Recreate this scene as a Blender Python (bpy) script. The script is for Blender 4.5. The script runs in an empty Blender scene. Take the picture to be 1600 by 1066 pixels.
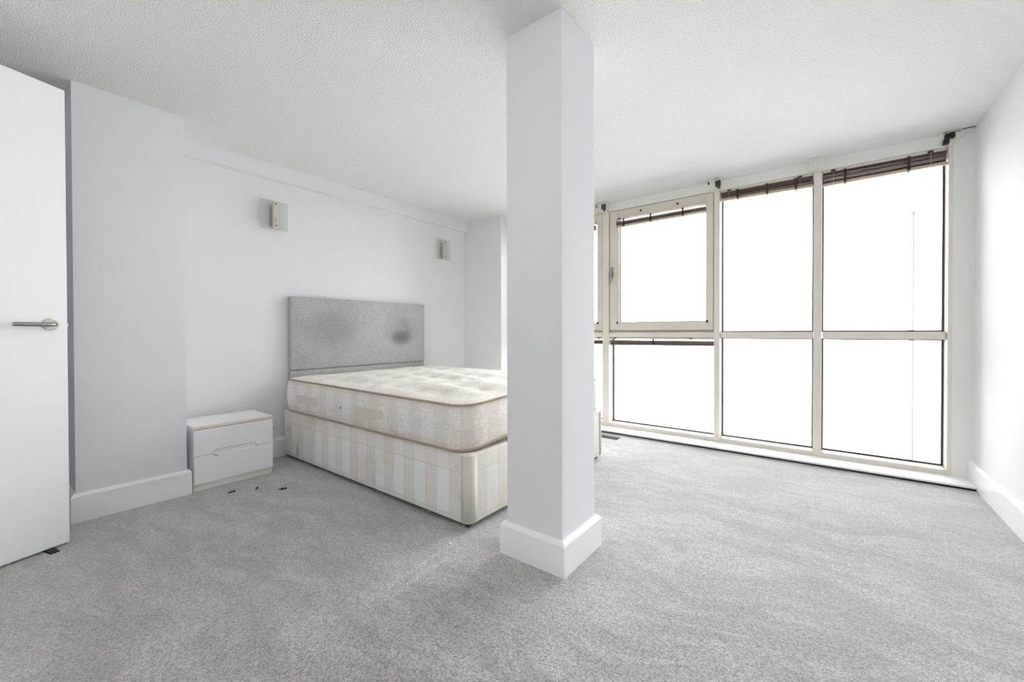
import bpy, bmesh, math, random
from mathutils import Vector, Matrix
from math import sin, cos, pi, radians, sqrt, exp

random.seed(7)
sc = bpy.context.scene
COL = sc.collection

# ------------------------------------------------------------------ camera, world, exposure
# x runs along the window wall, y towards the window, z up; the camera stands 1 m above the carpet
YAW, PITCH, ROLL = 0.65706, 0.008884, -0.0020955
fw = Vector((-sin(YAW) * cos(PITCH), cos(YAW) * cos(PITCH), -sin(PITCH)))
rt = Vector((cos(YAW), sin(YAW), 0)); up = rt.cross(fw)
rt2 = rt * cos(ROLL) + up * sin(ROLL); up2 = -rt * sin(ROLL) + up * cos(ROLL)
cam = bpy.data.cameras.new('camera'); camo = bpy.data.objects.new('camera', cam); COL.objects.link(camo)
m3 = Matrix((rt2, up2, -fw)).transposed()
camo.matrix_world = Matrix.Translation((0, 0, 1.0)) @ m3.to_4x4()
cam.sensor_fit = 'HORIZONTAL'; cam.sensor_width = 36.0
cam.lens = 640.65 / 1600 * 36.0
cam.shift_y = -(533 - 524.61) / 1600
cam.clip_start = 0.02; cam.clip_end = 500
sc.camera = camo

world = bpy.data.worlds.new('overcast_sky'); sc.world = world; world.use_nodes = True
bg = world.node_tree.nodes['Background']
bg.inputs['Color'].default_value = (0.97, 0.985, 1.0, 1)
# standard overcast sky: luminance rises smoothly with elevation, (1 + 2 sin e) times the horizon value
wt = world.node_tree; wc = wt.nodes.new('ShaderNodeTexCoord'); wz = wt.nodes.new('ShaderNodeSeparateXYZ')
wm = wt.nodes.new('ShaderNodeMath'); wm.operation = 'MAXIMUM'; wm.inputs[1].default_value = 0.0
wa = wt.nodes.new('ShaderNodeMath'); wa.operation = 'MULTIPLY_ADD'; wa.inputs[1].default_value = 2.0 * 0.9; wa.inputs[2].default_value = 0.9
wt.links.new(wc.outputs['Generated'], wz.inputs[0]); wt.links.new(wz.outputs['Z'], wm.inputs[0])
wt.links.new(wm.outputs[0], wa.inputs[0]); wt.links.new(wa.outputs[0], bg.inputs['Strength'])

pl = bpy.data.lights.new('window_portal', 'AREA'); pl.shape = 'RECTANGLE'; pl.size = 3.7; pl.size_y = 2.35
pl.cycles.is_portal = True
plo = bpy.data.objects.new('window_portal', pl); COL.objects.link(plo)
plo.location = (-1.14, 4.16, 1.16); plo.rotation_euler = (radians(-90), 0, 0)

vs = sc.view_settings
vs.view_transform = 'Standard'; vs.look = 'None'; vs.gamma = 1.0; vs.use_curve_mapping = False
vs.exposure = 3.13
sc.cycles.max_bounces = 16; sc.cycles.diffuse_bounces = 12; sc.cycles.glossy_bounces = 6
sc.cycles.transparent_max_bounces = 16; sc.cycles.sample_clamp_indirect = 8

# ------------------------------------------------------------------ helpers
def lin(r, g, b):
    f = lambda c: c / 12.92 if c <= 0.04045 else ((c + 0.055) / 1.055) ** 2.4
    return (f(r / 255), f(g / 255), f(b / 255), 1)

class NT:
    """small node-tree helper"""
    def __init__(s, name):
        s.m = bpy.data.materials.new(name); s.m.use_nodes = True
        s.t = s.m.node_tree; s.n = s.t.nodes; s.l = s.t.links
        s.bsdf = s.n['Principled BSDF']; s.out = s.n['Material Output']
        s.tc = s.n.new('ShaderNodeTexCoord')
    def new(s, kind, **kw):
        n = s.n.new(kind)
        for k, v in kw.items():
            if k in n.inputs: n.inputs[k].default_value = v
            else: setattr(n, k, v)
        return n
    def link(s, a, b): s.l.new(a, b)
    def obj(s): return s.tc.outputs['Object']
    def math(s, op, a, b=None, c=None):
        n = s.n.new('ShaderNodeMath'); n.operation = op
        for i, v in enumerate((a, b, c)):
            if v is None: continue
            if isinstance(v, (int, float)): n.inputs[i].default_value = v
            else: s.l.new(v, n.inputs[i])
        return n.outputs[0]
    def noise(s, scale, detail=3, rough=0.5, vec=None, sx=1, sy=1, sz=1):
        n = s.n.new('ShaderNodeTexNoise')
        n.inputs['Scale'].default_value = scale; n.inputs['Detail'].default_value = detail
        n.inputs['Roughness'].default_value = rough
        v = vec or s.obj()
        if (sx, sy, sz) != (1, 1, 1):
            mp = s.n.new('ShaderNodeMapping'); mp.inputs['Scale'].default_value = (sx, sy, sz)
            s.l.new(v, mp.inputs[0]); v = mp.outputs[0]
        s.l.new(v, n.inputs['Vector']); return n.outputs[0]
    def ramp(s, fac, stops):
        r = s.n.new('ShaderNodeValToRGB'); e = r.color_ramp.elements
        while len(e) < len(stops): e.new(0.5)
        for i, (p, c) in enumerate(stops): e[i].position = p; e[i].color = c
        s.l.new(fac, r.inputs[0]); return r.outputs[0]
    def mapr(s, v, a, b, c=0.0, d=1.0, smooth=True):
        n = s.n.new('ShaderNodeMapRange'); n.interpolation_type = 'SMOOTHSTEP' if smooth else 'LINEAR'
        for i, x in enumerate((a, b, c, d)): n.inputs[i + 1].default_value = x
        s.l.new(v, n.inputs[0]); return n.outputs[0]
    def mix(s, fac, a, b, mode='MIX'):
        n = s.n.new('ShaderNodeMix'); n.data_type = 'RGBA'; n.blend_type = mode
        for sock, v in ((n.inputs[0], fac), (n.inputs[6], a), (n.inputs[7], b)):
            if isinstance(v, (int, float, tuple)): sock.default_value = v
            else: s.l.new(v, sock)
        return n.outputs[2]
    def color(s, c):
        if isinstance(c, tuple): s.bsdf.inputs['Base Color'].default_value = c
        else: s.l.new(c, s.bsdf.inputs['Base Color'])
    def bump(s, h, strength=0.3, dist=0.002):
        b = s.n.new('ShaderNodeBump'); b.inputs['Strength'].default_value = strength
        b.inputs['Distance'].default_value = dist
        s.l.new(h, b.inputs['Height']); s.l.new(b.outputs[0], s.bsdf.inputs['Normal'])
    def xyz(s, v=None):
        n = s.n.new('ShaderNodeSeparateXYZ'); s.l.new(v or s.obj(), n.inputs[0]); return n.outputs

def simple(name, c, rough=0.5, metal=0.0, bump=None, var=0.0, spec=0.5):
    t = NT(name); b = t.bsdf
    b.inputs['Roughness'].default_value = rough; b.inputs['Metallic'].default_value = metal
    b.inputs['Specular IOR Level'].default_value = spec
    if var:
        n = t.noise(2.3, 4)
        lo = tuple(x * (1 - var) for x in c[:3]) + (1,)
        t.color(t.mix(t.mapr(n, 0.3, 0.7), lo, c))
    else: t.color(c)
    if bump: t.bump(t.noise(bump[0], 3), bump[1], bump[2])
    return t.m

M = {}
M['wall'] = simple('wall_paint', lin(231, 231, 234), 0.75, bump=(70, 0.12, 0.002), spec=0.25)
M['head_paint'] = simple('offwhite_head_paint', lin(236, 236, 232), 0.6)
M['wall_ext'] = simple('exterior_render', lin(225, 225, 222), 0.9)
M['gloss'] = simple('white_gloss_paint', lin(246, 246, 247), 0.32, bump=(25, 0.04, 0.002))
M['doorpaint'] = simple('white_door_paint', lin(247, 247, 249), 0.4)
M['frame'] = simple('cream_powder_coat', lin(230, 224, 214), 0.42, var=0.06)
M['frame2'] = simple('cream_sash_coat', lin(226, 219, 207), 0.42, var=0.06)
M['gasket'] = simple('dark_rubber_gasket', lin(62, 60, 62), 0.6)
M['black'] = simple('black_plastic', lin(22, 22, 24), 0.45)
M['grey_plastic'] = simple('dark_grey_plastic', lin(58, 58, 62), 0.5)
M['white_plastic'] = simple('white_plastic', lin(226, 225, 220), 0.4)
M['dull_metal'] = simple('dull_grey_metal', lin(70, 71, 78), 0.9, spec=0.05)
M['steel'] = simple('brushed_steel', lin(168, 167, 164), 0.25, 1.0)
M['alu'] = simple('satin_aluminium', lin(178, 178, 178), 0.4, 0.85)
M['melamine'] = simple('white_melamine', lin(250, 249, 252), 0.35)
M['notch_line'] = simple('grey_recess_shade', lin(176, 175, 180), 0.5)  # shade line of the upper drawer notch, as a grey tone
M['edge'] = simple('cream_edge_band', lin(238, 228, 211), 0.5)
M['plinth'] = simple('offwhite_plinth', lin(242, 240, 235), 0.5)
M['cream_tag'] = simple('cream_metal_bar', lin(206, 200, 190), 0.45, bump=(60, 0.2, 0.001))
M['guard'] = simple('plain_ticking_strip', lin(216, 210, 202), 0.8, bump=(220, 0.4, 0.001), var=0.06)
M['handle_tape'] = simple('stitched_handle_tape', lin(220, 213, 204), 0.8, bump=(220, 0.4, 0.001))
M['piping'] = simple('tan_piping_tape', lin(176, 160, 140), 0.85, bump=(300, 0.3, 0.001), var=0.15)
M['slat'] = simple('brown_wood_slat', lin(134, 110, 104), 0.4, var=0.2)
M['railwood'] = simple('pale_bottom_rail', lin(196, 180, 160), 0.5)
M['cord'] = simple('pale_blind_cord', lin(206, 200, 192), 0.8)
M['tape'] = simple('brown_ladder_tape', lin(60, 46, 42), 0.8)
M['paper'] = simple('white_paper_scrap', lin(240, 240, 240), 0.8)
M['screw'] = simple('blackened_steel', lin(34, 33, 34), 0.5, 0.6)
M['ground'] = simple('pale_paving', lin(160, 158, 154), 0.9, var=0.1)
M['pipe'] = simple('grey_rainwater_pipe', lin(114, 114, 114), 0.6)

def mat_ceiling():
    t = NT('stippled_ceiling_plaster')
    t.color(lin(244, 244, 243)); t.bsdf.inputs['Roughness'].default_value = 0.9
    t.bsdf.inputs['Specular IOR Level'].default_value = 0.15
    a = t.noise(140, 2, 0.6); b = t.noise(60, 3, 0.6)
    t.bump(t.math('ADD', t.mapr(a, 0.35, 0.7), t.math('MULTIPLY', b, 0.8)), 0.6, 0.006)
    return t.m
M['ceiling'] = mat_ceiling()

def mat_carpet():
    t = NT('grey_cut_pile_carpet')
    fine = t.noise(330, 2, 0.7); mid = t.noise(120, 3, 0.6)
    warp = t.noise(1.6, 3, 0.5)
    wv = t.n.new('ShaderNodeVectorMath'); wv.operation = 'MULTIPLY_ADD'
    cmb = t.n.new('ShaderNodeCombineXYZ'); t.link(warp, cmb.inputs[0]); t.link(warp, cmb.inputs[1])
    t.link(cmb.outputs[0], wv.inputs[0]); wv.inputs[1].default_value = (0.5, 0.5, 0); t.link(t.obj(), wv.inputs[2])
    streak = t.noise(3.0, 5, 0.62, vec=wv.outputs[0], sx=1.0, sy=3.2)      # brushed pile patches
    streak2 = t.noise(9.0, 4, 0.6, vec=wv.outputs[0], sx=0.8, sy=3.0)
    base = t.mix(t.mapr(streak, 0.36, 0.64), lin(148, 146, 144), lin(174, 172, 170))
    base = t.mix(t.math('MULTIPLY', t.mapr(streak2, 0.5, 0.72), 0.3), base, lin(188, 187, 185))
    # pale drag marks left by furniture
    mp = t.n.new('ShaderNodeMapping'); mp.vector_type = 'POINT'
    mp.inputs['Location'].default_value = (0, 0, 0); t.link(t.obj(), mp.inputs[0])
    wp = t.n.new('ShaderNodeVectorMath'); wp.operation = 'MULTIPLY_ADD'
    wn = t.n.new('ShaderNodeTexNoise'); wn.inputs['Scale'].default_value = 5.0; t.link(t.obj(), wn.inputs['Vector'])
    t.link(wn.outputs[1], wp.inputs[0]); wp.inputs[1].default_value = (0.07, 0.07, 0); t.link(t.obj(), wp.inputs[2])
    x, y, z = t.xyz(wp.outputs[0])
    x = t.math('ADD', x, -1.4 - 0.035); y = t.math('ADD', y, 1.7 - 0.035)      # object origin -> room
    # line through (-1.36,1.25) heading (-0.25,-0.97)
    def drag(px, py, dx, dy, l, w):
        u = t.math('ADD', t.math('MULTIPLY', t.math('SUBTRACT', x, px), dx), t.math('MULTIPLY', t.math('SUBTRACT', y, py), dy))
        v = t.math('SUBTRACT', t.math('MULTIPLY', t.math('SUBTRACT', x, px), dy), t.math('MULTIPLY', t.math('SUBTRACT', y, py), dx))
        a = t.mapr(t.math('ABSOLUTE', v), 0.0, w, 1.0, 0.0)
        b = t.mapr(t.math('ABSOLUTE', t.math('SUBTRACT', u, l / 2)), l * 0.25, l * 0.55, 1.0, 0.0)
        return t.math('MULTIPLY', a, b)
    d1 = drag(-1.405, 1.33, 0.145, -0.989, 0.52, 0.034); d2 = drag(-1.335, 1.33, 0.10, -0.995, 0.44, 0.028)
    dd = t.math('MULTIPLY', t.math('MAXIMUM', d1, d2), t.mapr(mid, 0.3, 0.6))
    base = t.mix(t.math('MULTIPLY', dd, 0.6), base, lin(206, 205, 204))
    grain = t.mapr(t.math('ADD', t.math('MULTIPLY', fine, 0.65), t.math('MULTIPLY', mid, 0.35)), 0.38, 0.62)
    col = t.mix(grain, t.mix(1.0, base, (0.36, 0.36, 0.36, 1), 'MULTIPLY'), t.mix(1.0, base, (1.62, 1.62, 1.61, 1), 'MULTIPLY'))
    # short darker creases in the pile
    cr = t.noise(16, 4, 0.6, vec=wv.outputs[0], sx=0.5, sy=2.6)
    col = t.mix(t.math('MULTIPLY', t.mapr(cr, 0.6, 0.7), 0.55), col, t.mix(1.0, col, (0.5, 0.5, 0.5, 1), 'MULTIPLY'))
    t.color(col)
    t.bsdf.inputs['Roughness'].default_value = 0.95; t.bsdf.inputs['Specular IOR Level'].default_value = 0.1
    t.bsdf.inputs['Sheen Weight'].default_value = 1.0; t.bsdf.inputs['Sheen Roughness'].default_value = 0.5
    h = t.math('ADD', t.math('MULTIPLY', fine, 0.5), t.math('ADD', t.math('MULTIPLY', mid, 0.5), t.math('MULTIPLY', streak2, 0.35)))
    t.bump(h, 0.7, 0.009)
    return t.m
M['carpet'] = mat_carpet()

def mat_glass():
    t = NT('clear_window_glass'); t.n.remove(t.bsdf)
    tr = t.n.new('ShaderNodeBsdfTransparent'); tr.inputs[0].default_value = (0.96, 0.97, 0.965, 1)
    gl = t.n.new('ShaderNodeBsdfGlossy'); gl.inputs['Roughness'].default_value = 0.0
    fr = t.n.new('ShaderNodeFresnel'); fr.inputs[0].default_value = 1.45
    mx = t.n.new('ShaderNodeMixShader'); t.link(fr.outputs[0], mx.inputs[0]); t.link(tr.outputs[0], mx.inputs[1]); t.link(gl.outputs[0], mx.inputs[2])
    t.link(mx.outputs[0], t.out.inputs[0]); return t.m
M['glass'] = mat_glass()

def mat_lampglass():
    t = NT('green_tinted_lamp_glass'); t.n.remove(t.bsdf)
    tr = t.n.new('ShaderNodeBsdfTransparent'); tr.inputs[0].default_value = (0.95, 0.97, 0.955, 1)
    df = t.n.new('ShaderNodeBsdfDiffuse'); df.inputs[0].default_value = lin(205, 212, 206)
    gl = t.n.new('ShaderNodeBsdfGlossy'); gl.inputs['Roughness'].default_value = 0.15
    m1 = t.n.new('ShaderNodeMixShader'); m1.inputs[0].default_value = 0.18
    t.link(tr.outputs[0], m1.inputs[1]); t.link(df.outputs[0], m1.inputs[2])
    m2 = t.n.new('ShaderNodeMixShader'); m2.inputs[0].default_value = 0.05
    t.link(m1.outputs[0], m2.inputs[1]); t.link(gl.outputs[0], m2.inputs[2])
    t.link(m2.outputs[0], t.out.inputs[0]); return t.m
M['lampglass'] = mat_lampglass()

def mat_headboard():
    t = NT('grey_felt_upholstery')
    f = t.noise(260, 2, 0.7); m = t.noise(4, 4, 0.6)
    c = t.mix(t.mapr(f, 0.3, 0.7), lin(150, 150, 150), lin(208, 208, 207))
    c = t.mix(t.math('MULTIPLY', t.mapr(m, 0.45, 0.75), 0.25), c, lin(138, 136, 132))
    x, y, z = t.xyz()
    w = t.math('MULTIPLY', t.math('SUBTRACT', t.noise(9, 3), 0.5), 0.05)
    def blob(py, pz, ry, rz, k):
        a = t.math('DIVIDE', t.math('ADD', t.math('SUBTRACT', y, py), w), ry); b = t.math('DIVIDE', t.math('ADD', t.math('SUBTRACT', z, pz), w), rz)
        r = t.math('SQRT', t.math('ADD', t.math('MULTIPLY', a, a), t.math('MULTIPLY', b, b)))
        return t.math('MULTIPLY', t.mapr(r, 0.25, 1.15, 1.0, 0.0), k)
    # greasy head stains (local: y from bed root at 2.24, z from floor)
    s = t.math('MAXIMUM', blob(0.375, 0.955, 0.17, 0.105, 0.6), t.math('MAXIMUM', blob(0.38, 1.02, 0.22, 0.16, 0.22), blob(-0.33, 1.04, 0.30, 0.2, 0.26)))
    c = t.mix(s, c, lin(70, 70, 64))
    t.color(c); t.bsdf.inputs['Roughness'].default_value = 0.95; t.bsdf.inputs['Specular IOR Level'].default_value = 0.1
    t.bump(f, 0.35, 0.002); return t.m
M['headboard'] = mat_headboard()

def stain(t, c, amount=0.5, scale=2.2):
    n1 = t.noise(scale, 5, 0.6); n2 = t.noise(scale * 3.1, 4, 0.6)
    f = t.math('MULTIPLY', t.mapr(n1, 0.5, 0.72), amount)
    c = t.mix(f, c, lin(206, 186, 160))
    return t.mix(t.math('MULTIPLY', t.mapr(n2, 0.62, 0.76), amount * 0.6), c, lin(170, 142, 110))

def mat_divan():
    t = NT('striped_damask_divan_cloth')
    x, y, z = t.xyz()
    u = t.math('ADD', x, y)                      # runs along whichever side face it is on
    ph = t.math('FRACT', t.math('DIVIDE', t.math('ADD', u, 10.03), 0.186))
    wide = t.math('MULTIPLY', t.mapr(ph, 0.0, 0.03), t.mapr(ph, 0.53, 0.56, 1.0, 0.0))
    edge = t.math('MAXIMUM', t.mapr(t.math('ABSOLUTE', t.math('SUBTRACT', ph, 0.02)), 0.0, 0.025, 1.0, 0.0),
                  t.mapr(t.math('ABSOLUTE', t.math('SUBTRACT', ph, 0.55)), 0.0, 0.025, 1.0, 0.0))
    weave = t.n.new('ShaderNodeTexWave'); weave.inputs['Scale'].default_value = 60; weave.bands_direction = 'DIAGONAL'
    t.link(t.obj(), weave.inputs['Vector'])
    dark = t.mix(t.math('MULTIPLY', weave.outputs['Fac'], 0.6), lin(227, 223, 218), lin(235, 232, 228))
    inside = t.math('MULTIPLY', t.mapr(z, 0.055, 0.06), t.mapr(z, 0.285, 0.292, 1.0, 0.0))
    light = t.mix(inside, lin(235, 231, 225), lin(238, 238, 237))
    c = t.mix(wide, dark, light)
    c = t.mix(t.math('MULTIPLY', edge, 0.25), c, lin(170, 158, 146))
    seam = t.math('MAXIMUM', t.mapr(t.math('ABSOLUTE', t.math('SUBTRACT', z, 0.058)), 0.0, 0.004, 1.0, 0.0),
                  t.mapr(t.math('ABSOLUTE', t.math('SUBTRACT', z, 0.288)), 0.0, 0.004, 1.0, 0.0))
    c = t.mix(t.math('MULTIPLY', seam, 0.3), c, lin(172, 154, 134))
    c = stain(t, c, 0.42, 2.4)
    # one rusty streak near the head end
    a = t.math('DIVIDE', t.math('ADD', x, 0.79), 0.022); b = t.math('DIVIDE', t.math('SUBTRACT', z, 0.09), 0.06)
    r = t.math('SQRT', t.math('ADD', t.math('MULTIPLY', a, a), t.math('MULTIPLY', b, b)))
    c = t.mix(t.mapr(r, 0.3, 1.3, 0.5, 0.0), c, lin(140, 104, 66))
    t.color(c); t.bsdf.inputs['Roughness'].default_value = 0.8; t.bsdf.inputs['Specular IOR Level'].default_value = 0.25
    h = t.math('ADD', t.math('MULTIPLY', weave.outputs['Fac'], t.math('SUBTRACT', 1.0, wide)), t.math('MULTIPLY', seam, -6.0))
    t.bump(h, 0.25, 0.002); return t.m
M['divan'] = mat_divan()

def mat_mattress(top):
    t = NT('cream_damask_mattress_' + ('top' if top else 'border'))
    d = t.noise(90, 3, 0.65, sx=1.0, sy=0.35, sz=1.0)
    c = t.mix(t.mapr(d, 0.35, 0.65), lin(230, 225, 219), lin(245, 243, 239))
    if top:
        big = t.noise(2.6, 5, 0.62, sx=1.0, sy=0.7)
        c = t.mix(t.math('MULTIPLY', t.mapr(big, 0.52, 0.72), 0.45), c, lin(216, 204, 188))
        sm = t.noise(9, 4, 0.6, sx=1.0, sy=0.5)
        c = t.mix(t.math('MULTIPLY', t.mapr(sm, 0.58, 0.72), 0.3), c, lin(200, 184, 162))
    else:
        x, y, z = t.xyz()
        u = t.math('ADD', x, y)
        ph = t.math('FRACT', t.math('DIVIDE', t.math('ADD', u, 10.0), 0.2))
        st = t.math('MULTIPLY', t.mapr(ph, 0.0, 0.04), t.mapr(ph, 0.5, 0.54, 1.0, 0.0))
        c = t.mix(t.math('MULTIPLY', st, 0.3), c, lin(212, 205, 197))
        ln = t.mapr(t.math('ABSOLUTE', t.math('SUBTRACT', t.math('FRACT', t.math('DIVIDE', z, 0.075)), 0.5)), 0.0, 0.03, 1.0, 0.0)
        c = t.mix(t.math('MULTIPLY', ln, 0.2), c, lin(184, 170, 152))
        c = stain(t, c, 0.32, 2.6)
        # grubby towards both taped edges
        g = t.math('MAXIMUM', t.mapr(z, 0.0, 0.07, 1.0, 0.0), t.mapr(z, 0.2, 0.25))
        c = t.mix(t.math('MULTIPLY', g, t.math('MULTIPLY', t.noise(5, 4), 0.5)), c, lin(178, 152, 122))
    t.color(c); t.bsdf.inputs['Roughness'].default_value = 0.75; t.bsdf.inputs['Specular IOR Level'].default_value = 0.3
    t.bump(t.math('ADD', d, t.math('MULTIPLY', t.noise(14, 4, 0.6, sx=0.6, sy=1.8), 1.5 if top else 0.8)), 0.35, 0.006)
    return t.m
M['mat_top'] = mat_mattress(True); M['mat_side'] = mat_mattress(False)

# ------------------------------------------------------------------ mesh building
ORG = {}
def tag(o, label=None, cat=None, group=None, kind=None):
    if label: o['label'] = label
    if cat: o['category'] = cat
    if group: o['group'] = group
    if kind: o['kind'] = kind
    return o

def root(name, loc, label, cat=None, group=None, kind=None):
    o = bpy.data.objects.new(name, None); COL.objects.link(o); o.location = loc
    o.empty_display_size = 0.1; ORG[o.name] = Vector(loc)
    return tag(o, label, cat, group, kind)

def O(name, bm, mat, parent=None, smooth=False, loc=None):
    """link a bmesh, given in world coordinates, as one object (part of parent or top level)"""
    if parent is not None: org = ORG[parent.name]
    elif loc is not None: org = Vector(loc)
    else:
        bb = [v.co for v in bm.verts]
        org = Vector(((min(v.x for v in bb) + max(v.x for v in bb)) / 2, (min(v.y for v in bb) + max(v.y for v in bb)) / 2, min(v.z for v in bb)))
    bmesh.ops.recalc_face_normals(bm, faces=bm.faces)
    bmesh.ops.translate(bm, verts=bm.verts, vec=-org)
    me = bpy.data.meshes.new(name); bm.to_mesh(me); bm.free()
    mats = mat if isinstance(mat, (list, tuple)) else [mat]
    for k in mats: me.materials.append(M[k])
    if smooth:
        for p in me.polygons: p.use_smooth = True
        try: me.set_sharp_from_angle(angle=radians(40))
        except Exception: pass
    o = bpy.data.objects.new(name, me); COL.objects.link(o)
    if parent is not None: o.parent = parent
    else: o.location = org
    ORG[o.name] = org
    return o

def bx(bm, x0, x1, y0, y1, z0, z1, bev=0.0, seg=2, mi=0):
    v = [bm.verts.new(p) for p in ((x0, y0, z0), (x1, y0, z0), (x1, y1, z0), (x0, y1, z0), (x0, y0, z1), (x1, y0, z1), (x1, y1, z1), (x0, y1, z1))]
    fs = [bm.faces.new([v[i] for i in q]) for q in ((3, 2, 1, 0), (4, 5, 6, 7), (0, 1, 5, 4), (1, 2, 6, 5), (2, 3, 7, 6), (3, 0, 4, 7))]
    for f in fs: f.material_index = mi
    if bev:
        es = list({e for f in fs for e in f.edges})
        bmesh.ops.bevel(bm, geom=es, offset=bev, segments=seg, profile=0.5, affect='EDGES')
    return bm
def box(*a, **k): return bx(bmesh.new(), *a, **k)

def prism(bm, pts, axis, a, b):
    """extrude a 2-D polygon along axis (0,1,2) from a to b"""
    def mk(p, t):
        q = list(p); q.insert(axis, t); return bm.verts.new(q)
    A = [mk(p, a) for p in pts]; B = [mk(p, b) for p in pts]
    bm.faces.new(A); bm.faces.new(B[::-1])
    n = len(pts)
    for i in range(n): bm.faces.new((A[i], A[(i + 1) % n], B[(i + 1) % n], B[i]))
    return bm

def tube(bm, pts, r, n=8, closed=False, cap=True):
    pts = [Vector(p) for p in pts]; N = len(pts); rings = []
    for i, p in enumerate(pts):
        if closed: d = pts[(i + 1) % N] - pts[i - 1]
        else: d = pts[min(i + 1, N - 1)] - pts[max(i - 1, 0)]
        d.normalize()
        h = Vector((0, 0, 1)) if abs(d.z) < 0.9 else Vector((1, 0, 0))
        a = d.cross(h).normalized(); b = d.cross(a).normalized()
        rr = r[i] if isinstance(r, (list, tuple)) else r
        rings.append([bm.verts.new(p + a * rr * cos(2 * pi * k / n) + b * rr * sin(2 * pi * k / n)) for k in range(n)])
    m = N if closed else N - 1
    for i in range(m):
        A, B = rings[i], rings[(i + 1) % N]
        for k in range(n): bm.faces.new((A[k], A[(k + 1) % n], B[(k + 1) % n], B[k]))
    if cap and not closed:
        bm.faces.new(rings[0]); bm.faces.new(rings[-1][::-1])
    return bm

ST = 'structure'
# ------------------------------------------------------------------ room shell
CZ = 2.325                      # ceiling height
XL, XR = -3.51, 0.755           # headboard wall, right wall
YB, YR, YW = -0.62, 3.60, 3.975 # wall behind the camera, return wall beside the bed, window frame front
YO = 4.14

def grid_floor():
    bm = bmesh.new()
    bx(bm, XL - 0.15, XR + 0.15, YB - 0.15, YO, -0.12, 0.0)
    return bm
tag(O('floor', grid_floor(), 'carpet', loc=(-1.4, 1.7, -0.12)), 'grey cut pile carpet covering the whole bedroom floor', 'floor', kind=ST)
tag(O('ceiling', box(XL - 0.15, XR + 0.15, YB - 0.15, YO + 0.1, CZ, CZ + 0.15), 'ceiling'), 'white stippled plaster ceiling over the room', 'ceiling', kind=ST)
tag(O('wall_left', box(XL - 0.15, XL, YB - 0.15, YO, 0, CZ), 'wall'), 'pale lilac-white painted wall behind the headboard', 'wall', kind=ST)
tag(O('wall_right', box(XR, XR + 0.15, YB - 0.15, YO, 0, CZ), 'wall'), 'plain white wall beside the wide window', 'wall', kind=ST)
tag(O('wall_back', box(XL, XR, YB - 0.15, YB, 0, CZ), 'wall'), 'plain white wall opposite the wide window', 'wall', kind=ST)
tag(O('wall_return', box(XL, -2.93, YR, YO, 0, CZ), 'wall'), 'short return wall between headboard wall and window', 'wall', kind=ST)
tag(O('wall_pier', box(XL, -3.145, 0.30, 0.775, 0, CZ), 'wall'), 'square white wall pier between door and bedside table', 'wall', kind=ST)
tag(O('wall_column', box(-1.152, -0.864, 1.455, 1.75, 0, CZ, bev=0.003), 'wall'), 'free-standing square white column in front of the bed', 'column', kind=ST)
tag(O('wall_window', box(0.656, XR, YW, YO, 0, CZ), 'head_paint'), 'narrow white wall strip between window post and right wall', 'wall', kind=ST)
tag(O('trim_1', box(XL, -3.452, 0.775, YR, 2.208, CZ), 'wall'), 'shallow boxed beam along the top of the headboard wall', 'trim', kind=ST)

# skirting boards: face profile with a small bevelled top
def skirt_profile(th, h): return [(0, 0), (th, 0), (th, h - 0.016), (th - 0.007, h - 0.004), (th - 0.012, h), (0, h)]
def skirt(bm, p, q, nrm, th=0.02, h=0.15, m0=0, m1=0):
    """board from p to q (floor points on the wall face), nrm = direction into the room; m0, m1 = mitre overshoot"""
    p, q, nrm = Vector((*p, 0)), Vector((*q, 0)), Vector((*nrm, 0)); d = (q - p).normalized()
    A, B = [], []
    for t, z in skirt_profile(th, h):
        A.append(bm.verts.new(p - d * t * m0 + nrm * t + Vector((0, 0, z)))); B.append(bm.verts.new(q + d * t * m1 + nrm * t + Vector((0, 0, z))))
    bm.faces.new(A); bm.faces.new(B[::-1]); n = len(A)
    for i in range(n): bm.faces.new((A[i], A[(i + 1) % n], B[(i + 1) % n], B[i]))
    return bm
def skirt_set(name, runs, label, th=0.02, h=0.15):
    r = root(name, (*runs[0][0], 0), label, 'baseboard', kind=ST)
    for p, q, n, a, b in runs: O('board', skirt(bmesh.new(), p, q, n, th, h, a, b), 'gloss', r)
    return r
skirt_set('baseboard_column', [((-1.152, 1.455), (-0.864, 1.455), (0, -1), 1, 1), ((-0.864, 1.455), (-0.864, 1.75), (1, 0), 1, 1),
                               ((-0.864, 1.75), (-1.152, 1.75), (0, 1), 1, 1), ((-1.152, 1.75), (-1.152, 1.455), (-1, 0), 1, 1)],
          'white skirting board wrapped around the square column', 0.024, 0.142)
skirt_set('baseboard_pier', [((-3.51, 0.30), (-3.145, 0.30), (0, -1), 0, 1), ((-3.145, 0.30), (-3.145, 0.775), (1, 0), 1, 1), ((-3.145, 0.775), (-3.51, 0.775), (0, 1), 1, 0)],
          'white skirting board around the wall pier', 0.02, 0.15)
skirt_set('baseboard_left', [((XL, 0.795), (XL, YR), (1, 0), 0, 0)], 'white skirting board under the headboard wall', 0.018, 0.152)
skirt_set('baseboard_right', [((XR, YB), (XR, YW), (-1, 0), 0, 0)], 'white skirting board along the wall beside the window', 0.02, 0.152)
skirt_set('baseboard_return', [((-3.492, YR), (-2.93, YR), (0, -1), 0, 0)], 'white skirting board under the short return wall', 0.018, 0.152)

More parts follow.
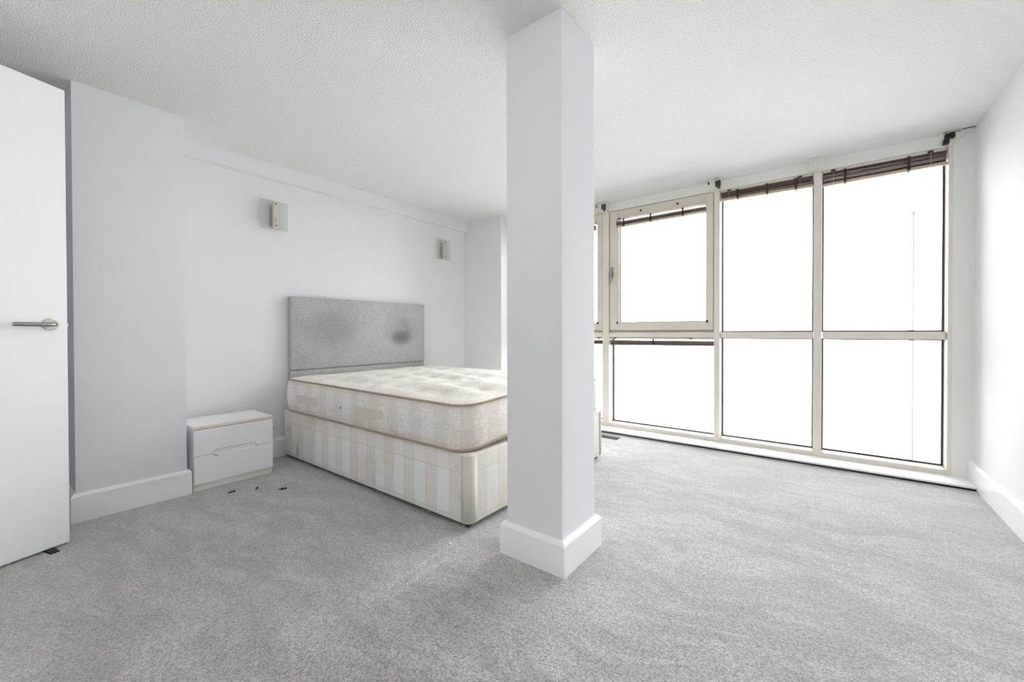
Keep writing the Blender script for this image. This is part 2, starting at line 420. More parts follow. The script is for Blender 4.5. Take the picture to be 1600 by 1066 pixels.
# ------------------------------------------------------------------ window wall
ZS = 0.028
bm = prism(bmesh.new(), [(3.790, 0.0), (3.790, 0.013), (3.777, 0.013), (3.772, 0.016), (3.772, 0.023), (3.778, ZS), (YO, ZS), (YO, 0.0)], 0, -2.93, 0.734)
tag(O('trim_2', bm, 'gloss'), 'long low white window board under the glazing', 'window sill', kind=ST)
tag(O('shade_strip', box(-2.93, 0.734, 3.780, 3.790, 0.0, 0.0118), 'black'), 'black strip painting the shadow under the window board nose', 'trim', kind=ST)  # black strip stands in for the shade line below the nosing
tag(O('trim_3', box(-2.93, 0.656, YW, YO, 2.242, CZ, bev=0.002), 'head_paint'), 'white head strip between ceiling and window frames', 'trim', kind=ST)

MUL = [(-1.873, -1.800), (-0.806, -0.7585), (-0.094, -0.041)]      # mullions
LEFT, RIGHT = -2.93, 0.656
GY = 4.095                                                          # outer glazing plane
def gasket(bm, x0, x1, z0, z1, y, w=0.011, d=0.012):
    bx(bm, x0, x0 + w, y - d, y, z0, z1); bx(bm, x1 - w, x1, y - d, y, z0, z1)
    bx(bm, x0 + w, x1 - w, y - d, y, z0, z0 + w); bx(bm, x0 + w, x1 - w, y - d, y, z1 - w, z1)
    return bm
def four_bars(x0, x1, z0, z1, X0, X1, Z0, Z1, y0, y1, bev=0.002):
    """ring of bars: outer x0..x1,z0..z1, inner X0..X1,Z0..Z1"""
    bm = bmesh.new()
    bx(bm, x0, X0, y0, y1, z0, z1, bev); bx(bm, X1, x1, y0, y1, z0, z1, bev)
    bx(bm, X0, X1, y0, y1, z0, Z0, bev); bx(bm, X0, X1, y0, y1, Z1, z1, bev)
    return bm
ZT = 2.242
def lower_light(w, x0, x1):
    O('bottom_rail', box(x0, x1, YW + 0.002, YO, ZS, 0.061, bev=0.003), 'frame', w)
    g = O('pane', box(x0, x1, GY, GY + 0.006, 0.061, 0.945), 'glass', w)
    O('gasket', gasket(bmesh.new(), x0, x1, 0.061, 0.945, GY), 'gasket', w)

def handle(w, x, z):
    h = O('handle_plate', box(x - 0.018, x + 0.018, 3.976, 3.987, z - 0.030, z + 0.080, bev=0.005), 'alu', w)
    hb = bmesh.new(); tube(hb, [(x, 3.985, z + 0.02), (x, 3.955, z + 0.02)], 0.009, 10)
    tube(hb, [(x, 3.953, z + 0.03), (x - 0.004, 3.951, z - 0.03), (x - 0.008, 3.953, z - 0.095)], [0.012, 0.013, 0.009], 10)
    O('lever', hb, 'alu', h, smooth=True)

def casement(name, x0, x1, label, mull=None):
    w = root(name, ((x0 + x1) / 2, YW, ZS), label, 'window', kind=ST)
    lower_light(w, x0, x1)
    O('transom', box(x0, x1, YW, YO, 0.946, 0.994, bev=0.002), 'frame', w)
    O('head_rail', box(x0, x1, 4.0, YO, 2.215, ZT), 'frame2', w)
    O('frame_rebate', four_bars(x0, x1, 0.994, 2.235, x0 + 0.02, x1 - 0.02, 1.02, 2.215, 4.03, YO, 0), 'frame2', w)
    s = O('sash', four_bars(x0 + 0.006, x1 - 0.006, 1.016, 2.234, x0 + 0.094, x1 - 0.062, 1.088, 2.158, 3.986, 4.06, 0.003), 'frame2', w)
    O('bead', four_bars(x0 + 0.094, x1 - 0.062, 1.088, 2.158, x0 + 0.102, x1 - 0.070, 1.094, 2.150, 4.0, 4.03, 0), 'frame', s)
    O('pane', box(x0 + 0.10, x1 - 0.068, 4.034, 4.04, 1.09, 2.156), 'glass', s)
    O('gasket', gasket(bmesh.new(), x0 + 0.10, x1 - 0.068, 1.092, 2.152, 4.034, 0.008, 0.01), 'gasket', s)
    for px, pz in ((x0 + 0.33, 2.196), (x0 + 0.68, 2.196)):
        O('vent_plug', box(px - 0.009, px + 0.009, 3.982, 3.99, pz - 0.009, pz + 0.009, bev=0.002), 'black', s)
    for px in (x0 + 0.088, x1 - 0.056):
        O('corner_clip', box(px - 0.007, px + 0.009, 3.972, 3.987, 1.082, 1.103, bev=0.003), 'black', s)
    handle(s, x0 + 0.034, 1.585)
    if mull: O('mullion', box(*mull, YW, YO, ZS, ZT, bev=0.006), 'frame', w)
    return w

def fixed(name, x0, x1, label, mull=None):
    w = root(name, ((x0 + x1) / 2, YW, ZS), label, 'window', kind=ST)
    lower_light(w, x0, x1)
    O('transom', box(x0 + 0.004, x1 - 0.004, 4.0, YO, 0.942, 0.996, bev=0.002), 'frame', w)
    O('head_rail', box(x0, x1, 4.045, YO, 2.205, ZT), 'frame2', w)
    O('pane', box(x0, x1, GY, GY + 0.006, 0.996, 2.205), 'glass', w)
    O('gasket', gasket(bmesh.new(), x0, x1, 0.996, 2.205, GY), 'gasket', w)
    if mull: O('mullion', box(*mull, YW, YO, ZS, ZT, bev=0.004), 'frame', w)
    return w
w1 = casement('window_1', LEFT + 0.05, MUL[0][0], 'opening window bay beside the return wall, mostly behind the column', MUL[0])
O('jamb_post', box(LEFT, LEFT + 0.05, YW, YO, ZS, ZT), 'frame', w1)
w2 = casement('window_2', MUL[0][1], MUL[1][0], 'opening cream window sash with handle, over a fixed lower pane', MUL[1])
w3 = fixed('window_3', MUL[1][1], MUL[2][0], 'fixed two-pane window bay next to the opening sash', MUL[2])
w4 = fixed('window_4', MUL[2][1], 0.635, 'fixed two-pane window bay beside the right wall')
O('jamb_post', box(0.635, 0.656, YW, YO, ZS, ZT, bev=0.002), 'frame', w4)

# caps over the mullion heads
def bracket(x0, x1, knob, label):
    r = root('mullion_bracket', ((x0 + x1) / 2, 3.93, 2.228), label, 'bracket', 'white brackets under the ceiling on the window posts')
    bm = box(x0, x1, 3.895, YW, 2.236, CZ, bev=0.003)
    O('cover', bm, 'white_plastic', r)
    bm = bmesh.new(); bx(bm, x0 - 0.006, x1 + 0.006, 3.889, YW, CZ - 0.03, CZ - 0.022, 0.001)
    O('flange', bm, 'white_plastic', r)
    for xx in ((x0 + 0.004, x1 - 0.004) if knob else ()): O('clip', box(xx - 0.006, xx + 0.006, 3.889, 3.896, CZ - 0.045, CZ - 0.02), 'gasket', r)
    if knob:
        xk = x1 - 0.014
        k = box(xk - 0.021, xk + 0.021, 3.866, 3.896, 2.246, 2.296, bev=0.007, seg=3)
        O('knob', k, 'grey_plastic', r, smooth=True)
        O('knob_stem', tube(bmesh.new(), [(xk + 0.006, 3.884, 2.262), (xk + 0.006, 3.884, 2.228)], 0.010, 10), 'grey_plastic', r, smooth=True)
    return r
bracket(-1.90, -1.80, True, 'white bracket with dark knob on the post between the two opening sashes')
bracket(-0.836, -0.741, True, 'white bracket with dark knob on the post beside the opening sash')
bracket(-0.122, -0.020, False, 'plain white bracket without knob, on the post between fixed panes')
r = root('corner_bracket', (0.66, 3.94, 2.22), 'white triangular cover with black knob in the ceiling corner by the right wall', 'bracket', 'white brackets under the ceiling on the window posts')
bm = prism(bmesh.new(), [(0.585, CZ), (0.585, 2.262), (0.66, 2.262), (0.752, CZ)], 1, 3.93, YW)
O('cover', bm, 'white_plastic', r)
bm = bmesh.new()
for a, b in (((0.60, 2.318), (0.625, 2.319)), ((0.632, 2.313), (0.682, 2.313)), ((0.69, 2.319), (0.748, 2.321))):
    bx(bm, a[0], b[0], 3.926, 3.931, a[1] - 0.002, a[1] + 0.002)
O('gap_line', bm, 'gasket', r)
O('knob', box(0.605, 0.655, 3.905, 3.932, 2.270, 2.306, bev=0.008, seg=3), 'black', r, smooth=True)
O('knob_stem', box(0.600, 0.630, 3.918, 3.96, 2.244, 2.272, bev=0.004), 'black', r)

# venetian blinds, all drawn up into a stack
def blind(x0, x1, y, ztop, zL, zR, n, rail, label, headz=None, tapes=(0.2, 0.5, 0.8), cords=True, wd=0.034):
    """stack of n slats hanging from ztop down to zL at the left end and zR at the right"""
    r = root('venetian_blind', ((x0 + x1) / 2, y, min(zL, zR)), label, 'blind', 'brown venetian blinds drawn up at the windows')
    hz = headz or ztop
    O('head_rail', box(x0, x1, y - wd * 0.45, y + wd * 0.45, hz, hz + 0.016, bev=0.002), 'frame2', r)
    for k in range(n):
        f = (k + 0.35) / n
        zl = ztop - 0.006 + (zL + (0.024 if rail else 0.004) - ztop) * f; zr = ztop - 0.006 + (zR + (0.024 if rail else 0.004) - ztop) * f
        j = random.uniform(-0.003, 0.003); tl = random.uniform(-0.004, 0.004)
        bm = bmesh.new()
        # shallow arched slat section
        prof = [(-wd / 2 + j, tl), (-wd / 4 + j, 0.0025 + tl / 2), (j, 0.0034), (wd / 4 + j, 0.0025 - tl / 2), (wd / 2 + j, -tl)]
        prof = prof + [(p, q - 0.0022) for p, q in prof[::-1]]
        A = [bm.verts.new((x0 + 0.003, y + p, zl + q)) for p, q in prof]; B = [bm.verts.new((x1 - 0.003, y + p, zr + q)) for p, q in prof]
        bm.faces.new(A); bm.faces.new(B[::-1]); m = len(A)
        for i in range(m): bm.faces.new((A[i], A[(i + 1) % m], B[(i + 1) % m], B[i]))
        O('slat', bm, 'slat', r)
    if rail:
        bm = bmesh.new()
        q = [(-wd / 2, 0), (wd / 2, 0), (wd / 2, 0.018), (-wd / 2, 0.018)]
        A = [bm.verts.new((x0, y + p, zL + z)) for p, z in q]; B = [bm.verts.new((x1, y + p, zR + z)) for p, z in q]
        bm.faces.new(A); bm.faces.new(B[::-1])
        for i in range(4): bm.faces.new((A[i], A[(i + 1) % 4], B[(i + 1) % 4], B[i]))
        O('bottom_rail', bm, 'railwood', r)
    for f in tapes:
        x = x0 + (x1 - x0) * f; zb = zL + (zR - zL) * f
        O('ladder_tape', box(x - 0.008, x + 0.008, y - wd / 2 - 0.004, y - wd / 2 - 0.001, zb + 0.004, hz + 0.004), 'tape', r)
        if rail: O('cord_button', tube(bmesh.new(), [(x, y - 0.002, zb + 0.001), (x, y - 0.002, zb - 0.006)], 0.006, 8), 'tape', r, smooth=True)
    if cords:
        for f, L in cords:
            x = x0 + (x1 - x0) * f; zb = zL + (zR - zL) * f
            O('head_clip', box(x - 0.014, x + 0.014, y - wd / 2 - 0.006, y + wd / 2, hz + 0.001, hz + 0.012), 'tape', r)
            O('lift_cord', tube(bmesh.new(), [(x, y - wd / 2 - 0.007, hz), (x + 0.002, y - wd / 2 - 0.007, zb), (x - 0.004, y - wd / 2 - 0.006, zb - L * 0.6), (x, y - wd / 2 - 0.006, zb - L)], 0.0014, 5), 'cord', r)
    return r
blind(-1.716, -0.869, 3.97, 2.126, 2.058, 2.066, 9, True, 'brown blind drawn up against the top of the opening sash above its handle', headz=2.136, tapes=(0.1, 0.42, 0.77), cords=[(0.045, 0.12)])
blind(-1.797, -0.809, 4.03, 0.918, 0.866, 0.872, 12, False, 'brown slat stack under the transom of the opening window', headz=0.926, tapes=(0.45,), cords=[(0.05, 0.02), (0.80, 0.06)])
blind(-2.79, -1.94, 3.97, 2.126, 2.058, 2.066, 9, True, 'brown blind at the sash nearly hidden behind the column', headz=2.136, tapes=(0.1, 0.42, 0.77), cords=[(0.95, 0.12)])
blind(-2.87, -1.877, 4.03, 0.918, 0.866, 0.872, 12, False, 'brown slat stack under a transom nearly hidden behind the column', headz=0.926, tapes=(0.45,), cords=[(0.95, 0.02)])
blind(-0.755, -0.098, 4.016, 2.224, 2.150, 2.136, 13, True, 'brown blind drawn up over the fixed bay next to the opening sash', headz=2.225, tapes=(0.2, 0.53, 0.83), cords=[(0.10, 0.12), (0.87, 0.6)])
blind(-0.038, 0.632, 4.016, 2.228, 2.122, 2.130, 15, True, 'deeper drooping brown blind over the fixed bay beside the right wall', headz=2.2255, tapes=(0.2, 0.72), cords=[(0.095, 0.3), (0.88, 0.65)])

# outside: pale side wall of the building and the ground far below
ew = root('wall_outside', (0.95, 5.8, -8), 'pale rendered outside wall beyond the window bay beside the right wall', 'wall', kind=ST)
O('render', box(0.86, 1.06, 4.16, 7.30, -8, 2.50), 'wall_ext', ew)
O('coping', box(0.84, 1.08, 4.16, 7.32, 2.50, 2.55), 'pipe', ew)
O('downpipe', tube(bmesh.new(), [(0.835, 7.26, -8), (0.835, 7.26, 2.5)], 0.024, 10), 'pipe', ew, smooth=True)
tag(O('ground', box(-60, 60, 4.3, 120, -8.2, -8.0), 'ground'), 'pale paved ground far below the windows', 'ground', kind=ST)

# ------------------------------------------------------------------ divan bed
BX0, BX1, BY0, BY1 = -3.446, -1.414, 1.478, 3.004
bed = root('divan_bed', ((BX0 + BX1) / 2, 2.24, 0), 'striped cream divan base on small castors under the mattress', 'bed')
def rounded_poly(x0, x1, y0, y1, rs, seg=6):
    """rounded rectangle, counter-clockwise from (x0,y0); rs = radius at (x0y0, x1y0, x1y1, x0y1)"""
    out = []
    cs = [(x0, y0, 1, 1, pi), (x1, y0, -1, 1, 1.5 * pi), (x1, y1, -1, -1, 0), (x0, y1, 1, -1, 0.5 * pi)]
    for (cx, cy, sx, sy, a0), r in zip(cs, rs):
        ox, oy = cx + sx * r, cy + sy * r
        for k in range(seg + 1):
            a = a0 + k / seg * pi / 2
            out.append((ox + r * cos(a), oy + r * sin(a)))
    return out
def base_half(name, x0, x1, rs):
    bm = bmesh.new(); P = rounded_poly(x0, x1, BY0, BY1, rs)
    cx, cy = (x0 + x1) / 2, (BY0 + BY1) / 2
    def sc_(p, d): return (p[0] - d * (1 if p[0] > cx else -1), p[1] - d * (1 if p[1] > cy else -1))
    rings = []
    for z, d in ((0.030, 0.006), (0.034, 0.002), (0.045, 0.0), (0.372, 0.0), (0.380, 0.002), (0.384, 0.007)):
        rings.append([bm.verts.new((*sc_(p, d), z)) for p in P])
    n = len(P)
    for a, b in zip(rings, rings[1:]):
        for i in range(n): bm.faces.new((a[i], a[(i + 1) % n], b[(i + 1) % n], b[i]))
    bm.faces.new(rings[0][::-1]); bm.faces.new(rings[-1])
    return O(name, bm, 'divan', bed, smooth=True)
base_half('divan_half', BX0, -2.489, (0.012, 0.006, 0.006, 0.012))
base_half('divan_half', -2.484, BX1, (0.006, 0.035, 0.035, 0.006))
O('gap_shade_cover', box(BX0 + 0.01, BX1 - 0.012, BY0 + 0.006, BY1 - 0.006, 0.0265, 0.0305), 'black', bed)  # black base cloth added to darken the shade line above the carpet
# stitched corner guards at the foot
for ys, sgn in ((BY0, 1), (BY1, -1)):
    bm = bmesh.new()
    P = [(-1.466, ys)] + [((-1.414 - 0.035) + 0.035 * sin(a), ys + sgn * (0.035 - 0.035 * cos(a))) for a in [k / 8 * pi / 2 for k in range(9)]] + [(-1.414, ys + sgn * 0.06)]
    rows = [[bm.verts.new((x + 0.0025 * (1 if i > 4 else 0.3), y - sgn * 0.0025 * (1 if i < 6 else 0.3), z)) for i, (x, y) in enumerate(P)] for z in (0.036, 0.374)]
    for i in range(len(P) - 1): bm.faces.new((rows[0][i], rows[0][i + 1], rows[1][i + 1], rows[1][i]))
    g = O('corner_guard', bm, 'guard', bed, smooth=True)
    so = g.modifiers.new('thick', 'SOLIDIFY'); so.thickness = 0.002; so.offset = 0
for x, y in ((BX0 + 0.08, BY0 + 0.08), (-2.55, BY0 + 0.08), (-2.42, BY0 + 0.08), (BX1 - 0.045, BY0 + 0.045), (BX0 + 0.08, BY1 - 0.08), (-2.55, BY1 - 0.08), (-2.42, BY1 - 0.08), (BX1 - 0.04, BY1 - 0.04)):
    c = O('castor', tube(bmesh.new(), [(x - 0.009, y, 0.018), (x + 0.009, y, 0.018)], 0.018, 14), 'grey_plastic', bed, smooth=True)
    O('stem', box(x - 0.012, x + 0.012, y - 0.006, y + 0.006, 0.018, 0.034), 'alu', c)
# headboard: padded panel over a thinner lower panel
HBX = -3.508
hb = bmesh.new()
bx(hb, HBX, HBX + 0.060, 1.537, 2.928, 0.688, 1.296, 0.014, 3)
head = root('headboard', (HBX, 2.24, 0), 'grey felt headboard with dark head stains, against the wall behind the mattress', 'headboard')
O('padded_panel', hb, 'headboard', head, smooth=True)
O('lower_panel', box(HBX, HBX + 0.052, 1.539, 2.926, 0.30, 0.686, bev=0.006), 'headboard', head, smooth=True)
for yy in (1.80, 2.62): O('strut', box(HBX, HBX + 0.05, yy - 0.03, yy + 0.03, 0.16, 0.30), 'black', head)

# ------------------------------------------------------------------ mattress
mat = root('mattress', (-2.432, 2.235, 0.384), 'worn cream mattress with tan piping and stains, lying on the divan', 'mattress')
MX0, MX1, MY0, MY1, MR = -3.428, -1.43, 1.472, 2.995, 0.12
def outline(off=0.0):
    P = []
    def seg(a, b, n): return [(a[0] + (b[0] - a[0]) * i / n, a[1] + (b[1] - a[1]) * i / n) for i in range(n)]
    x0, x1, y0, y1, r = MX0 - off, MX1 + off, MY0 - off, MY1 + off, MR + off
    def arc(cx, cy, a0, n=8): return [(cx + r * cos(a0 + k / n * pi / 2), cy + r * sin(a0 + k / n * pi / 2)) for k in range(n)]
    P += seg((x0 + r, y0), (x1 - r, y0), 60) + arc(x1 - r, y0 + r, -pi / 2)
    P += seg((x1, y0 + r), (x1, y1 - r), 44) + arc(x1 - r, y1 - r, 0)
    P += seg((x1 - r, y1), (x0 + r, y1), 60) + arc(x0 + r, y1 - r, pi / 2)
    P += seg((x0, y1 - r), (x0, y0 + r), 44) + arc(x0 + r, y0 + r, pi)
    return P
def lift(x, y):
    """the foot end does not lie flat on the divan"""
    f = max(0.0, (x + 2.1) / 0.7); g = sin(pi * min(1, max(0, (y - MY0) / (MY1 - MY0))))
    return 0.052 * f * f * g + 0.003
def topz(x, y):
    return 0.632 - 0.010 * max(0, (x + 3.4) / 2.0) + lift(x, y) * 0.55
def botz(x, y): return 0.388 + lift(x, y)
C0 = ((MX0 + MX1) / 2, (MY0 + MY1) / 2)
bm = bmesh.new(); rings = []
for f in (0.0, 0.06, 0.2, 0.4, 0.6, 0.8, 0.94, 1.0):
    off = 0.018 * sin(pi * f) ** 0.7 if 0 < f < 1 else 0.0
    rings.append([bm.verts.new((x, y, botz(*p0) + (topz(*p0) - botz(*p0)) * f)) for (x, y), p0 in zip(outline(off), outline(0))])
n = len(rings[0])
for a, b in zip(rings, rings[1:]):
    for i in range(n): bm.faces.new((a[i], a[(i + 1) % n], b[(i + 1) % n], b[i]))
cap = bm.faces.new(rings[0][::-1])
O('border', bm, 'mat_side', mat, smooth=True)
# quilted, tufted top panel
tufts = []
for i in range(9):
    for j in range(6):
        tufts.append((MX0 + 0.15 + i * 0.215 + (0.10 if j % 2 else 0.0), MY0 + 0.15 + j * 0.245))
rt_ = random.Random(3)
waves = [(rt_.uniform(2, 9), rt_.uniform(6, 22), rt_.uniform(0, 6.3), rt_.uniform(0.0012, 0.003)) for _ in range(9)]
def top_surface(x, y, s):
    z = topz(x, y) + 0.040 * (1 - s ** 4) ** 0.8
    d = 0
    for tx, ty in tufts:
        q = ((x - tx) ** 2 + (y - ty) ** 2) / 0.055 ** 2
        if q < 6: d += exp(-q)
    z -= 0.024 * min(d, 1.2) * (1 - s ** 6)
    for a, b, p, h in waves: z += h * sin(a * x + b * y + p) * (1 - s ** 6)
    return z
bm = bmesh.new(); rings = []; OUT = outline(0); NR = 44
for k in range(NR):
    s = 1 - k / NR
    rings.append([bm.verts.new((C0[0] + (x - C0[0]) * s, C0[1] + (y - C0[1]) * s, top_surface(C0[0] + (x - C0[0]) * s, C0[1] + (y - C0[1]) * s, s))) for x, y in OUT])
for a, b in zip(rings, rings[1:]):
    for i in range(n): bm.faces.new((a[i], a[(i + 1) % n], b[(i + 1) % n], b[i]))
c = bm.verts.new((*C0, top_surface(*C0, 0)))
for i in range(n): bm.faces.new((rings[-1][i], rings[-1][(i + 1) % n], c))
tp = O('quilted_top', bm, 'mat_top', mat)
for p in tp.data.polygons: p.use_smooth = True
O('piping', tube(bmesh.new(), [(x, y, topz(a, b) + 0.001) for (x, y), (a, b) in zip(outline(0.004), OUT)], 0.0065, 8, closed=True), 'piping', mat, smooth=True)
O('piping', tube(bmesh.new(), [(x, y, botz(a, b) + 0.002) for (x, y), (a, b) in zip(outline(0.004), OUT)], 0.0065, 8, closed=True), 'piping', mat, smooth=True)
for x0, x1 in ((-3.18, -2.86), (-2.39, -2.09)):
    bm = bmesh.new()
    P = [(x0, 0), (x0 + 0.03, 0.001), (x0 + 0.08, 0.006), ((x0 + x1) / 2, 0.010), (x1 - 0.08, 0.006), (x1 - 0.03, 0.001), (x1, 0)]
    for zs in (0,):
        rows = [[bm.verts.new((x, MY0 - 0.0195 - d, z)) for x, d in P] for z in (0.480, 0.532)]
        rows2 = [[bm.verts.new((x, MY0 - 0.0165 - d, z)) for x, d in P] for z in (0.480, 0.532)]
        m = len(P)
        for i in range(m - 1):
            bm.faces.new((rows[0][i], rows[0][i + 1], rows[1][i + 1], rows[1][i])); bm.faces.new((rows2[0][i], rows2[1][i], rows2[1][i + 1], rows2[0][i + 1]))
            bm.faces.new((rows[0][i], rows2[0][i], rows2[0][i + 1], rows[0][i + 1])); bm.faces.new((rows[1][i], rows[1][i + 1], rows2[1][i + 1], rows2[1][i]))
    O('handle', bm, 'handle_tape', mat, smooth=True)
for x in (-2.56,):
    O('vent_eyelet', tube(bmesh.new(), [(x, MY0 - 0.015, 0.50), (x, MY0 - 0.021, 0.50)], 0.010, 12), 'alu', mat, smooth=True)

# ------------------------------------------------------------------ bedside table
TX, TY0, TY1, TZ = -3.125, 0.803, 1.266, 0.410
bt = root('bedside_table', (-3.30, (TY0 + TY1) / 2, 0), 'low white two-drawer bedside table with cream edging beside the pier', 'bedside table')
XBK = -3.486
bm = bmesh.new()
bx(bm, XBK, TX - 0.019, TY0 + 0.002, TY0 + 0.018, 0, TZ - 0.018); bx(bm, XBK, TX - 0.019, TY1 - 0.018, TY1 - 0.002, 0, TZ - 0.018)
bx(bm, XBK, XBK + 0.008, TY0 + 0.018, TY1 - 0.018, 0.04, TZ - 0.018); bx(bm, XBK, TX - 0.03, TY0 + 0.018, TY1 - 0.018, 0.04, 0.055)
O('carcass', bm, 'melamine', bt)
tp = O('top', box(XBK, TX, TY0, TY1, TZ - 0.018, TZ, bev=0.0015), 'melamine', bt)
O('edge_band', box(TX - 0.001, TX + 0.0008, TY0 + 0.001, TY1 - 0.001, TZ - 0.0175, TZ - 0.0006), 'edge', tp)
for y0, y1 in ((TY0 + 0.002, TY0 + 0.018), (TY1 - 0.018, TY1 - 0.002)):
    O('side_edge', box(TX - 0.020, TX - 0.0185, y0, y1, 0, TZ - 0.02), 'edge', bt)
O('plinth', box(TX - 0.036, TX - 0.020, TY0 + 0.018, TY1 - 0.018, 0, 0.042), 'plinth', bt)
YC = 1.034; HW = 0.125
def notch_up(zs, d):   # open notch with rounded ends, in a lower or upper edge
    pts = []
    for k in range(7): a = pi - k / 6 * pi / 2; pts.append((YC - HW + 0.022 + 0.022 * cos(a), zs + d * sin(a)))
    for k in range(7): a = pi / 2 - k / 6 * pi / 2; pts.append((YC + HW - 0.022 + 0.022 * cos(a), zs + d * sin(a)))
    return pts
ZM = 0.222
def drawer(z0, z1, up):
    if up: pts = [(TY0 + 0.003, z0), ] + notch_up(z0, 0.024) + [(TY1 - 0.003, z0), (TY1 - 0.003, z1), (TY0 + 0.003, z1)]
    else: pts = [(TY0 + 0.003, z1), (TY0 + 0.003, z0), (TY1 - 0.003, z0), (TY1 - 0.003, z1)] + notch_up(z1, -0.012)[::-1]
    d = O('drawer', prism(bmesh.new(), pts, 0, TX - 0.017, TX), 'melamine', bt)
    if up: O('finger_recess', prism(bmesh.new(), [(TX - 0.0165, z0 + 0.028), (TX - 0.0175, z0 + 0.028), (TX - 0.0175, z0 - 0.001), (TX - 0.0105, z0 - 0.001)], 1, YC - HW - 0.002, YC + HW + 0.002), 'melamine', d)
    else: O('finger_recess', prism(bmesh.new(), [(TX - 0.001, z1 - 0.014), (TX - 0.0175, z1 - 0.014), (TX - 0.0175, z1), (TX - 0.0125, z1)], 1, YC - HW - 0.002, YC + HW + 0.002), 'melamine', d)
    notch_line = notch_up(z0, 0.024) if up else notch_up(z1, -0.012)[:7]
    O('recess_line', tube(bmesh.new(), [(TX - 0.0005, p, q) for p, q in notch_line], 0.0014 if up else 0.0018, 6), 'notch_line' if up else 'grey_plastic', d, smooth=True)  # upper tube paints in the notch's shade line; lower marks a dark chipped edge
    O('drawer_box', box(XBK + 0.02, TX - 0.018, TY0 + 0.03, TY1 - 0.03, z0 + 0.02, z1 - 0.03), 'plinth', d)
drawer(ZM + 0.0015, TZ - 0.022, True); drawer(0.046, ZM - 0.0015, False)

# ------------------------------------------------------------------ wall lights
def wall_lamp(y, z, label):
    r = root('wall_light', (XL, y, z), label, 'wall light', 'glass wall lights above the bed')
    O('backplate', box(XL, XL + 0.012, y - 0.022, y + 0.022, z - 0.085, z + 0.085, bev=0.003), 'alu', r)
    O('spacer', box(XL + 0.010, XL + 0.042, y - 0.014, y + 0.014, z - 0.06, z + 0.06), 'alu', r)
    O('glass_plate', box(XL + 0.040, XL + 0.048, y - 0.100, y + 0.100, z - 0.112, z + 0.112, bev=0.002), 'lampglass', r)
    b = O('front_bar', box(XL + 0.047, XL + 0.074, y - 0.019, y + 0.019, z - 0.106, z + 0.106, bev=0.002), 'cream_tag', r)
    for dz in (-0.085, 0.082):
        O('screw_head', tube(bmesh.new(), [(XL + 0.073, y, z + dz), (XL + 0.0765, y, z + dz)], 0.006, 10), 'gasket', b, smooth=True)
    O('slot', box(XL + 0.0735, XL + 0.0755, y - 0.004, y + 0.004, z - 0.06, z - 0.015), 'alu', b)
    return r
wall_lamp(1.425, 1.925, 'square glass wall light with cream front bar, nearer the wall pier')
wall_lamp(3.225, 1.935, 'square glass wall light with cream front bar, nearer the return wall')

# wall socket, half hidden by the bedside table
s = root('wall_socket', (XL, 1.377, 0.217), 'white double wall socket between bedside table and bed', 'socket')
O('faceplate', box(XL, XL + 0.010, 1.304, 1.450, 0.217, 0.304, bev=0.003), 'white_plastic', s)
for y in (1.345, 1.41):
    O('switch', box(XL + 0.009, XL + 0.014, y - 0.010, y + 0.010, 0.272, 0.292, bev=0.001), 'white_plastic', s)
    bm = bmesh.new(); bx(bm, XL + 0.0095, XL + 0.0105, y - 0.004, y + 0.004, 0.252, 0.262); bx(bm, XL + 0.0095, XL + 0.0105, y - 0.016, y - 0.008, 0.236, 0.241); bx(bm, XL + 0.0095, XL + 0.0105, y + 0.008, y + 0.016, 0.236, 0.241)
    O('pin_holes', bm, 'black', s)

# ------------------------------------------------------------------ open door
E0 = Vector((-2.842, 0.251, 0)); dd = Vector((0.0745, -0.2100, 0)).normalized(); nn = Vector((-dd.y, dd.x, 0))
if nn.x < 0: nn = -nn
dr = root('door_1', (E0.x, E0.y, 0), 'open plain white flush door with steel lever handle', 'door', kind=ST)
def dl(bm):      # local door frame: x along leaf from the free edge, y out of the leaf towards the room, z up -> world
    mtx = Matrix(((dd.x, nn.x, 0, E0.x), (dd.y, nn.y, 0, E0.y), (0, 0, 1, 0), (0, 0, 0, 1)))
    bmesh.ops.transform(bm, matrix=mtx, verts=bm.verts); return bm
O('leaf', dl(box(0, 0.762, -0.040, 0, 0.012, 2.137, bev=0.002)), 'doorpaint', dr)
hx, hz = 0.060, 1.038
def disc(r, y0, y1, n=32): return tube(bmesh.new(), [(hx, y0, hz), (hx, (y0 + y1) / 2, hz), (hx, y1, hz)], [r, r, r * 0.96], n)
ro = O('rosette', dl(disc(0.027, 0.0, 0.008)), 'steel', dr, smooth=True)
bm = tube(bmesh.new(), [(hx, 0.004, hz), (hx, 0.030, hz), (hx, 0.040, hz), (hx + 0.004, 0.048, hz), (hx + 0.014, 0.052, hz), (hx + 0.03, 0.052, hz), (hx + 0.135, 0.052, hz)], 0.0095, 16)
O('lever', dl(bm), 'steel', ro, smooth=True)
O('latch_plate', dl(box(-0.002, 0.001, -0.032, -0.008, 0.98, 1.09)), 'steel', dr)
O('latch', dl(box(-0.010, 0.002, -0.027, -0.013, 1.028, 1.046, bev=0.002)), 'steel', dr)
for z in (0.22, 1.08, 1.92): O('hinge', dl(tube(bmesh.new(), [(0.766, -0.002, z - 0.045), (0.766, -0.002, z + 0.045)], 0.007, 10)), 'steel', dr, smooth=True)
# rubber wedge jammed under the door
bm = prism(bmesh.new(), [(-0.035, 0.0), (0.045, 0.0), (0.045, 0.004), (0.0, 0.0115), (-0.035, 0.0115)], 0, 0.055, 0.085)
bmesh.ops.bevel(bm, geom=[e for e in bm.edges], offset=0.0012, segments=2, affect='EDGES')
dl(bm)
ds = O('door_stop', bm, 'black'); tag(ds, 'small black rubber wedge poking out under the open door', 'door stop')

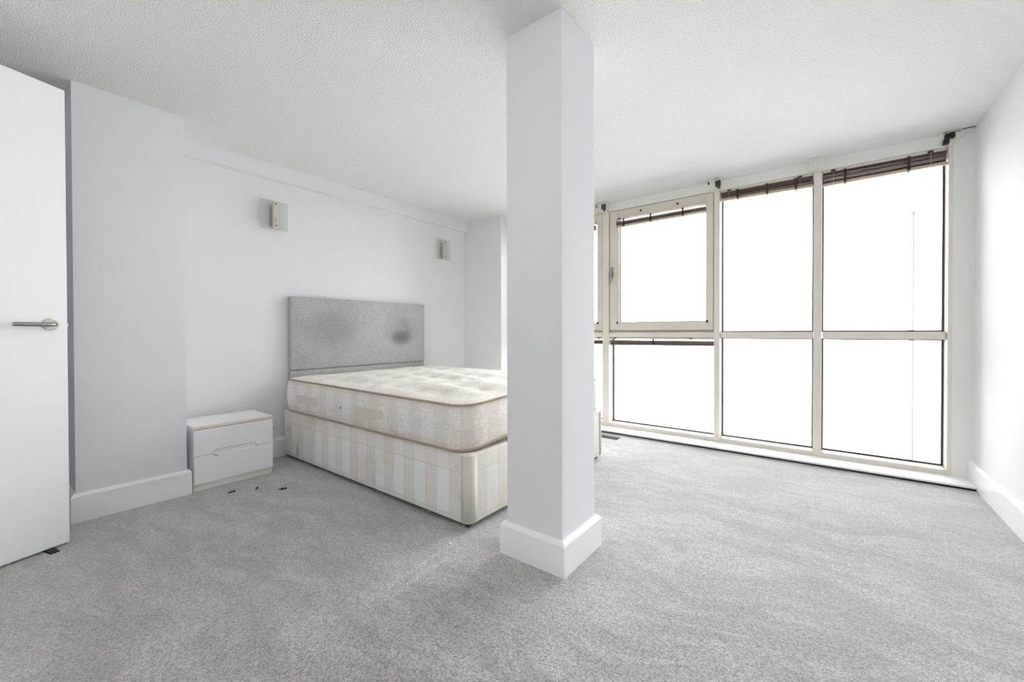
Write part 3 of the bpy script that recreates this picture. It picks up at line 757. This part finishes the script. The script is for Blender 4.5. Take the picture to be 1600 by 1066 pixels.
# ------------------------------------------------------------------ small things on the carpet
def screw(x, y, ang, L, label, wing=False):
    r = root('screw', (x, y, 0), label, 'screw', 'dark screws lying on the carpet')
    d = Vector((cos(ang), sin(ang), 0)); p = Vector((x, y, 0.0042))
    a = p - d * L / 2; b = p + d * L / 2
    O('shank', tube(bmesh.new(), [a, a + d * L * 0.2, a + d * L * 0.75, b], [0.001, 0.003, 0.0032, 0.0032], 8), 'screw', r, smooth=True)
    O('head', tube(bmesh.new(), [b - d * 0.005, b - d * 0.002, b + d * 0.001], [0.0035, 0.0062, 0.0062], 10), 'screw', r, smooth=True)
    if wing: O('washer', tube(bmesh.new(), [p - d * 0.004, p + d * 0.004], 0.0072, 12), 'screw', r, smooth=True)
screw(-2.95, 0.948, radians(95), 0.040, 'dark screw lying on carpet in front of the bedside table middle')
screw(-2.88, 1.066, radians(145), 0.038, 'dark screw lying on carpet near the bedside table corner')
screw(-2.75, 1.166, radians(70), 0.046, 'thicker dark bolt on carpet between bedside table and bed', wing=True)
bm = bmesh.new()
bmesh.ops.create_icosphere(bm, subdivisions=1, radius=0.009)
for v in bm.verts: v.co = Vector((v.co.x * 1.1 - 1.405, v.co.y * 0.8 + 1.342, 0.0055 + v.co.z * 0.6 + random.uniform(-0.001, 0.001)))
tag(O('paper_scrap', bm, 'paper'), 'tiny white paper scrap on carpet near the divan corner', 'scrap')
bm = bmesh.new(); bx(bm, -1.95, -1.545, 3.585, 3.662, 0, 0.006, 0.001); 
fb = root('floor_grille', (-1.75, 3.634, 0), 'dark grey flat metal strip on carpet below the window board', 'metal strip')
O('strip', bm, 'dull_metal', fb)
for k in range(3): O('slot', box(-1.93 + k * 0.13, -1.84 + k * 0.13, 3.618, 3.630, 0.0056, 0.0066), 'black', fb)

# ------------------------------------------------------------------ added fill light brightening the near half of the room (out of view from here)
def mat_fill_opal():
    t = NT('fill_light_opal'); t.color(lin(245, 244, 240))
    t.bsdf.inputs['Emission Color'].default_value = (1.0, 0.97, 0.93, 1); t.bsdf.inputs['Emission Strength'].default_value = 1.7  # added glow that fills the sides facing the camera
    return t.m
M['opal'] = mat_fill_opal()
cl = root('fill_light', (-0.7, 0.3, 2.20), 'round opal fill light added out of view, above the open carpet by the door', 'fill light')
O('fill_base_ring', tube(bmesh.new(), [(-0.7, 0.3, 2.30), (-0.7, 0.3, CZ)], 0.175, 40), 'white_plastic', cl, smooth=True)
bm = bmesh.new(); rg = []
for k in range(9):
    a = k / 9 * pi / 2
    rg.append([bm.verts.new((-0.7 + 0.165 * cos(a) * cos(j * pi / 20), 0.3 + 0.165 * cos(a) * sin(j * pi / 20), 2.30 - 0.095 * sin(a))) for j in range(40)])
for a, b in zip(rg, rg[1:]):
    for j in range(40): bm.faces.new((a[j], a[(j + 1) % 40], b[(j + 1) % 40], b[j]))
bm.faces.new(rg[-1])
O('fill_dome', bm, 'opal', cl, smooth=True)
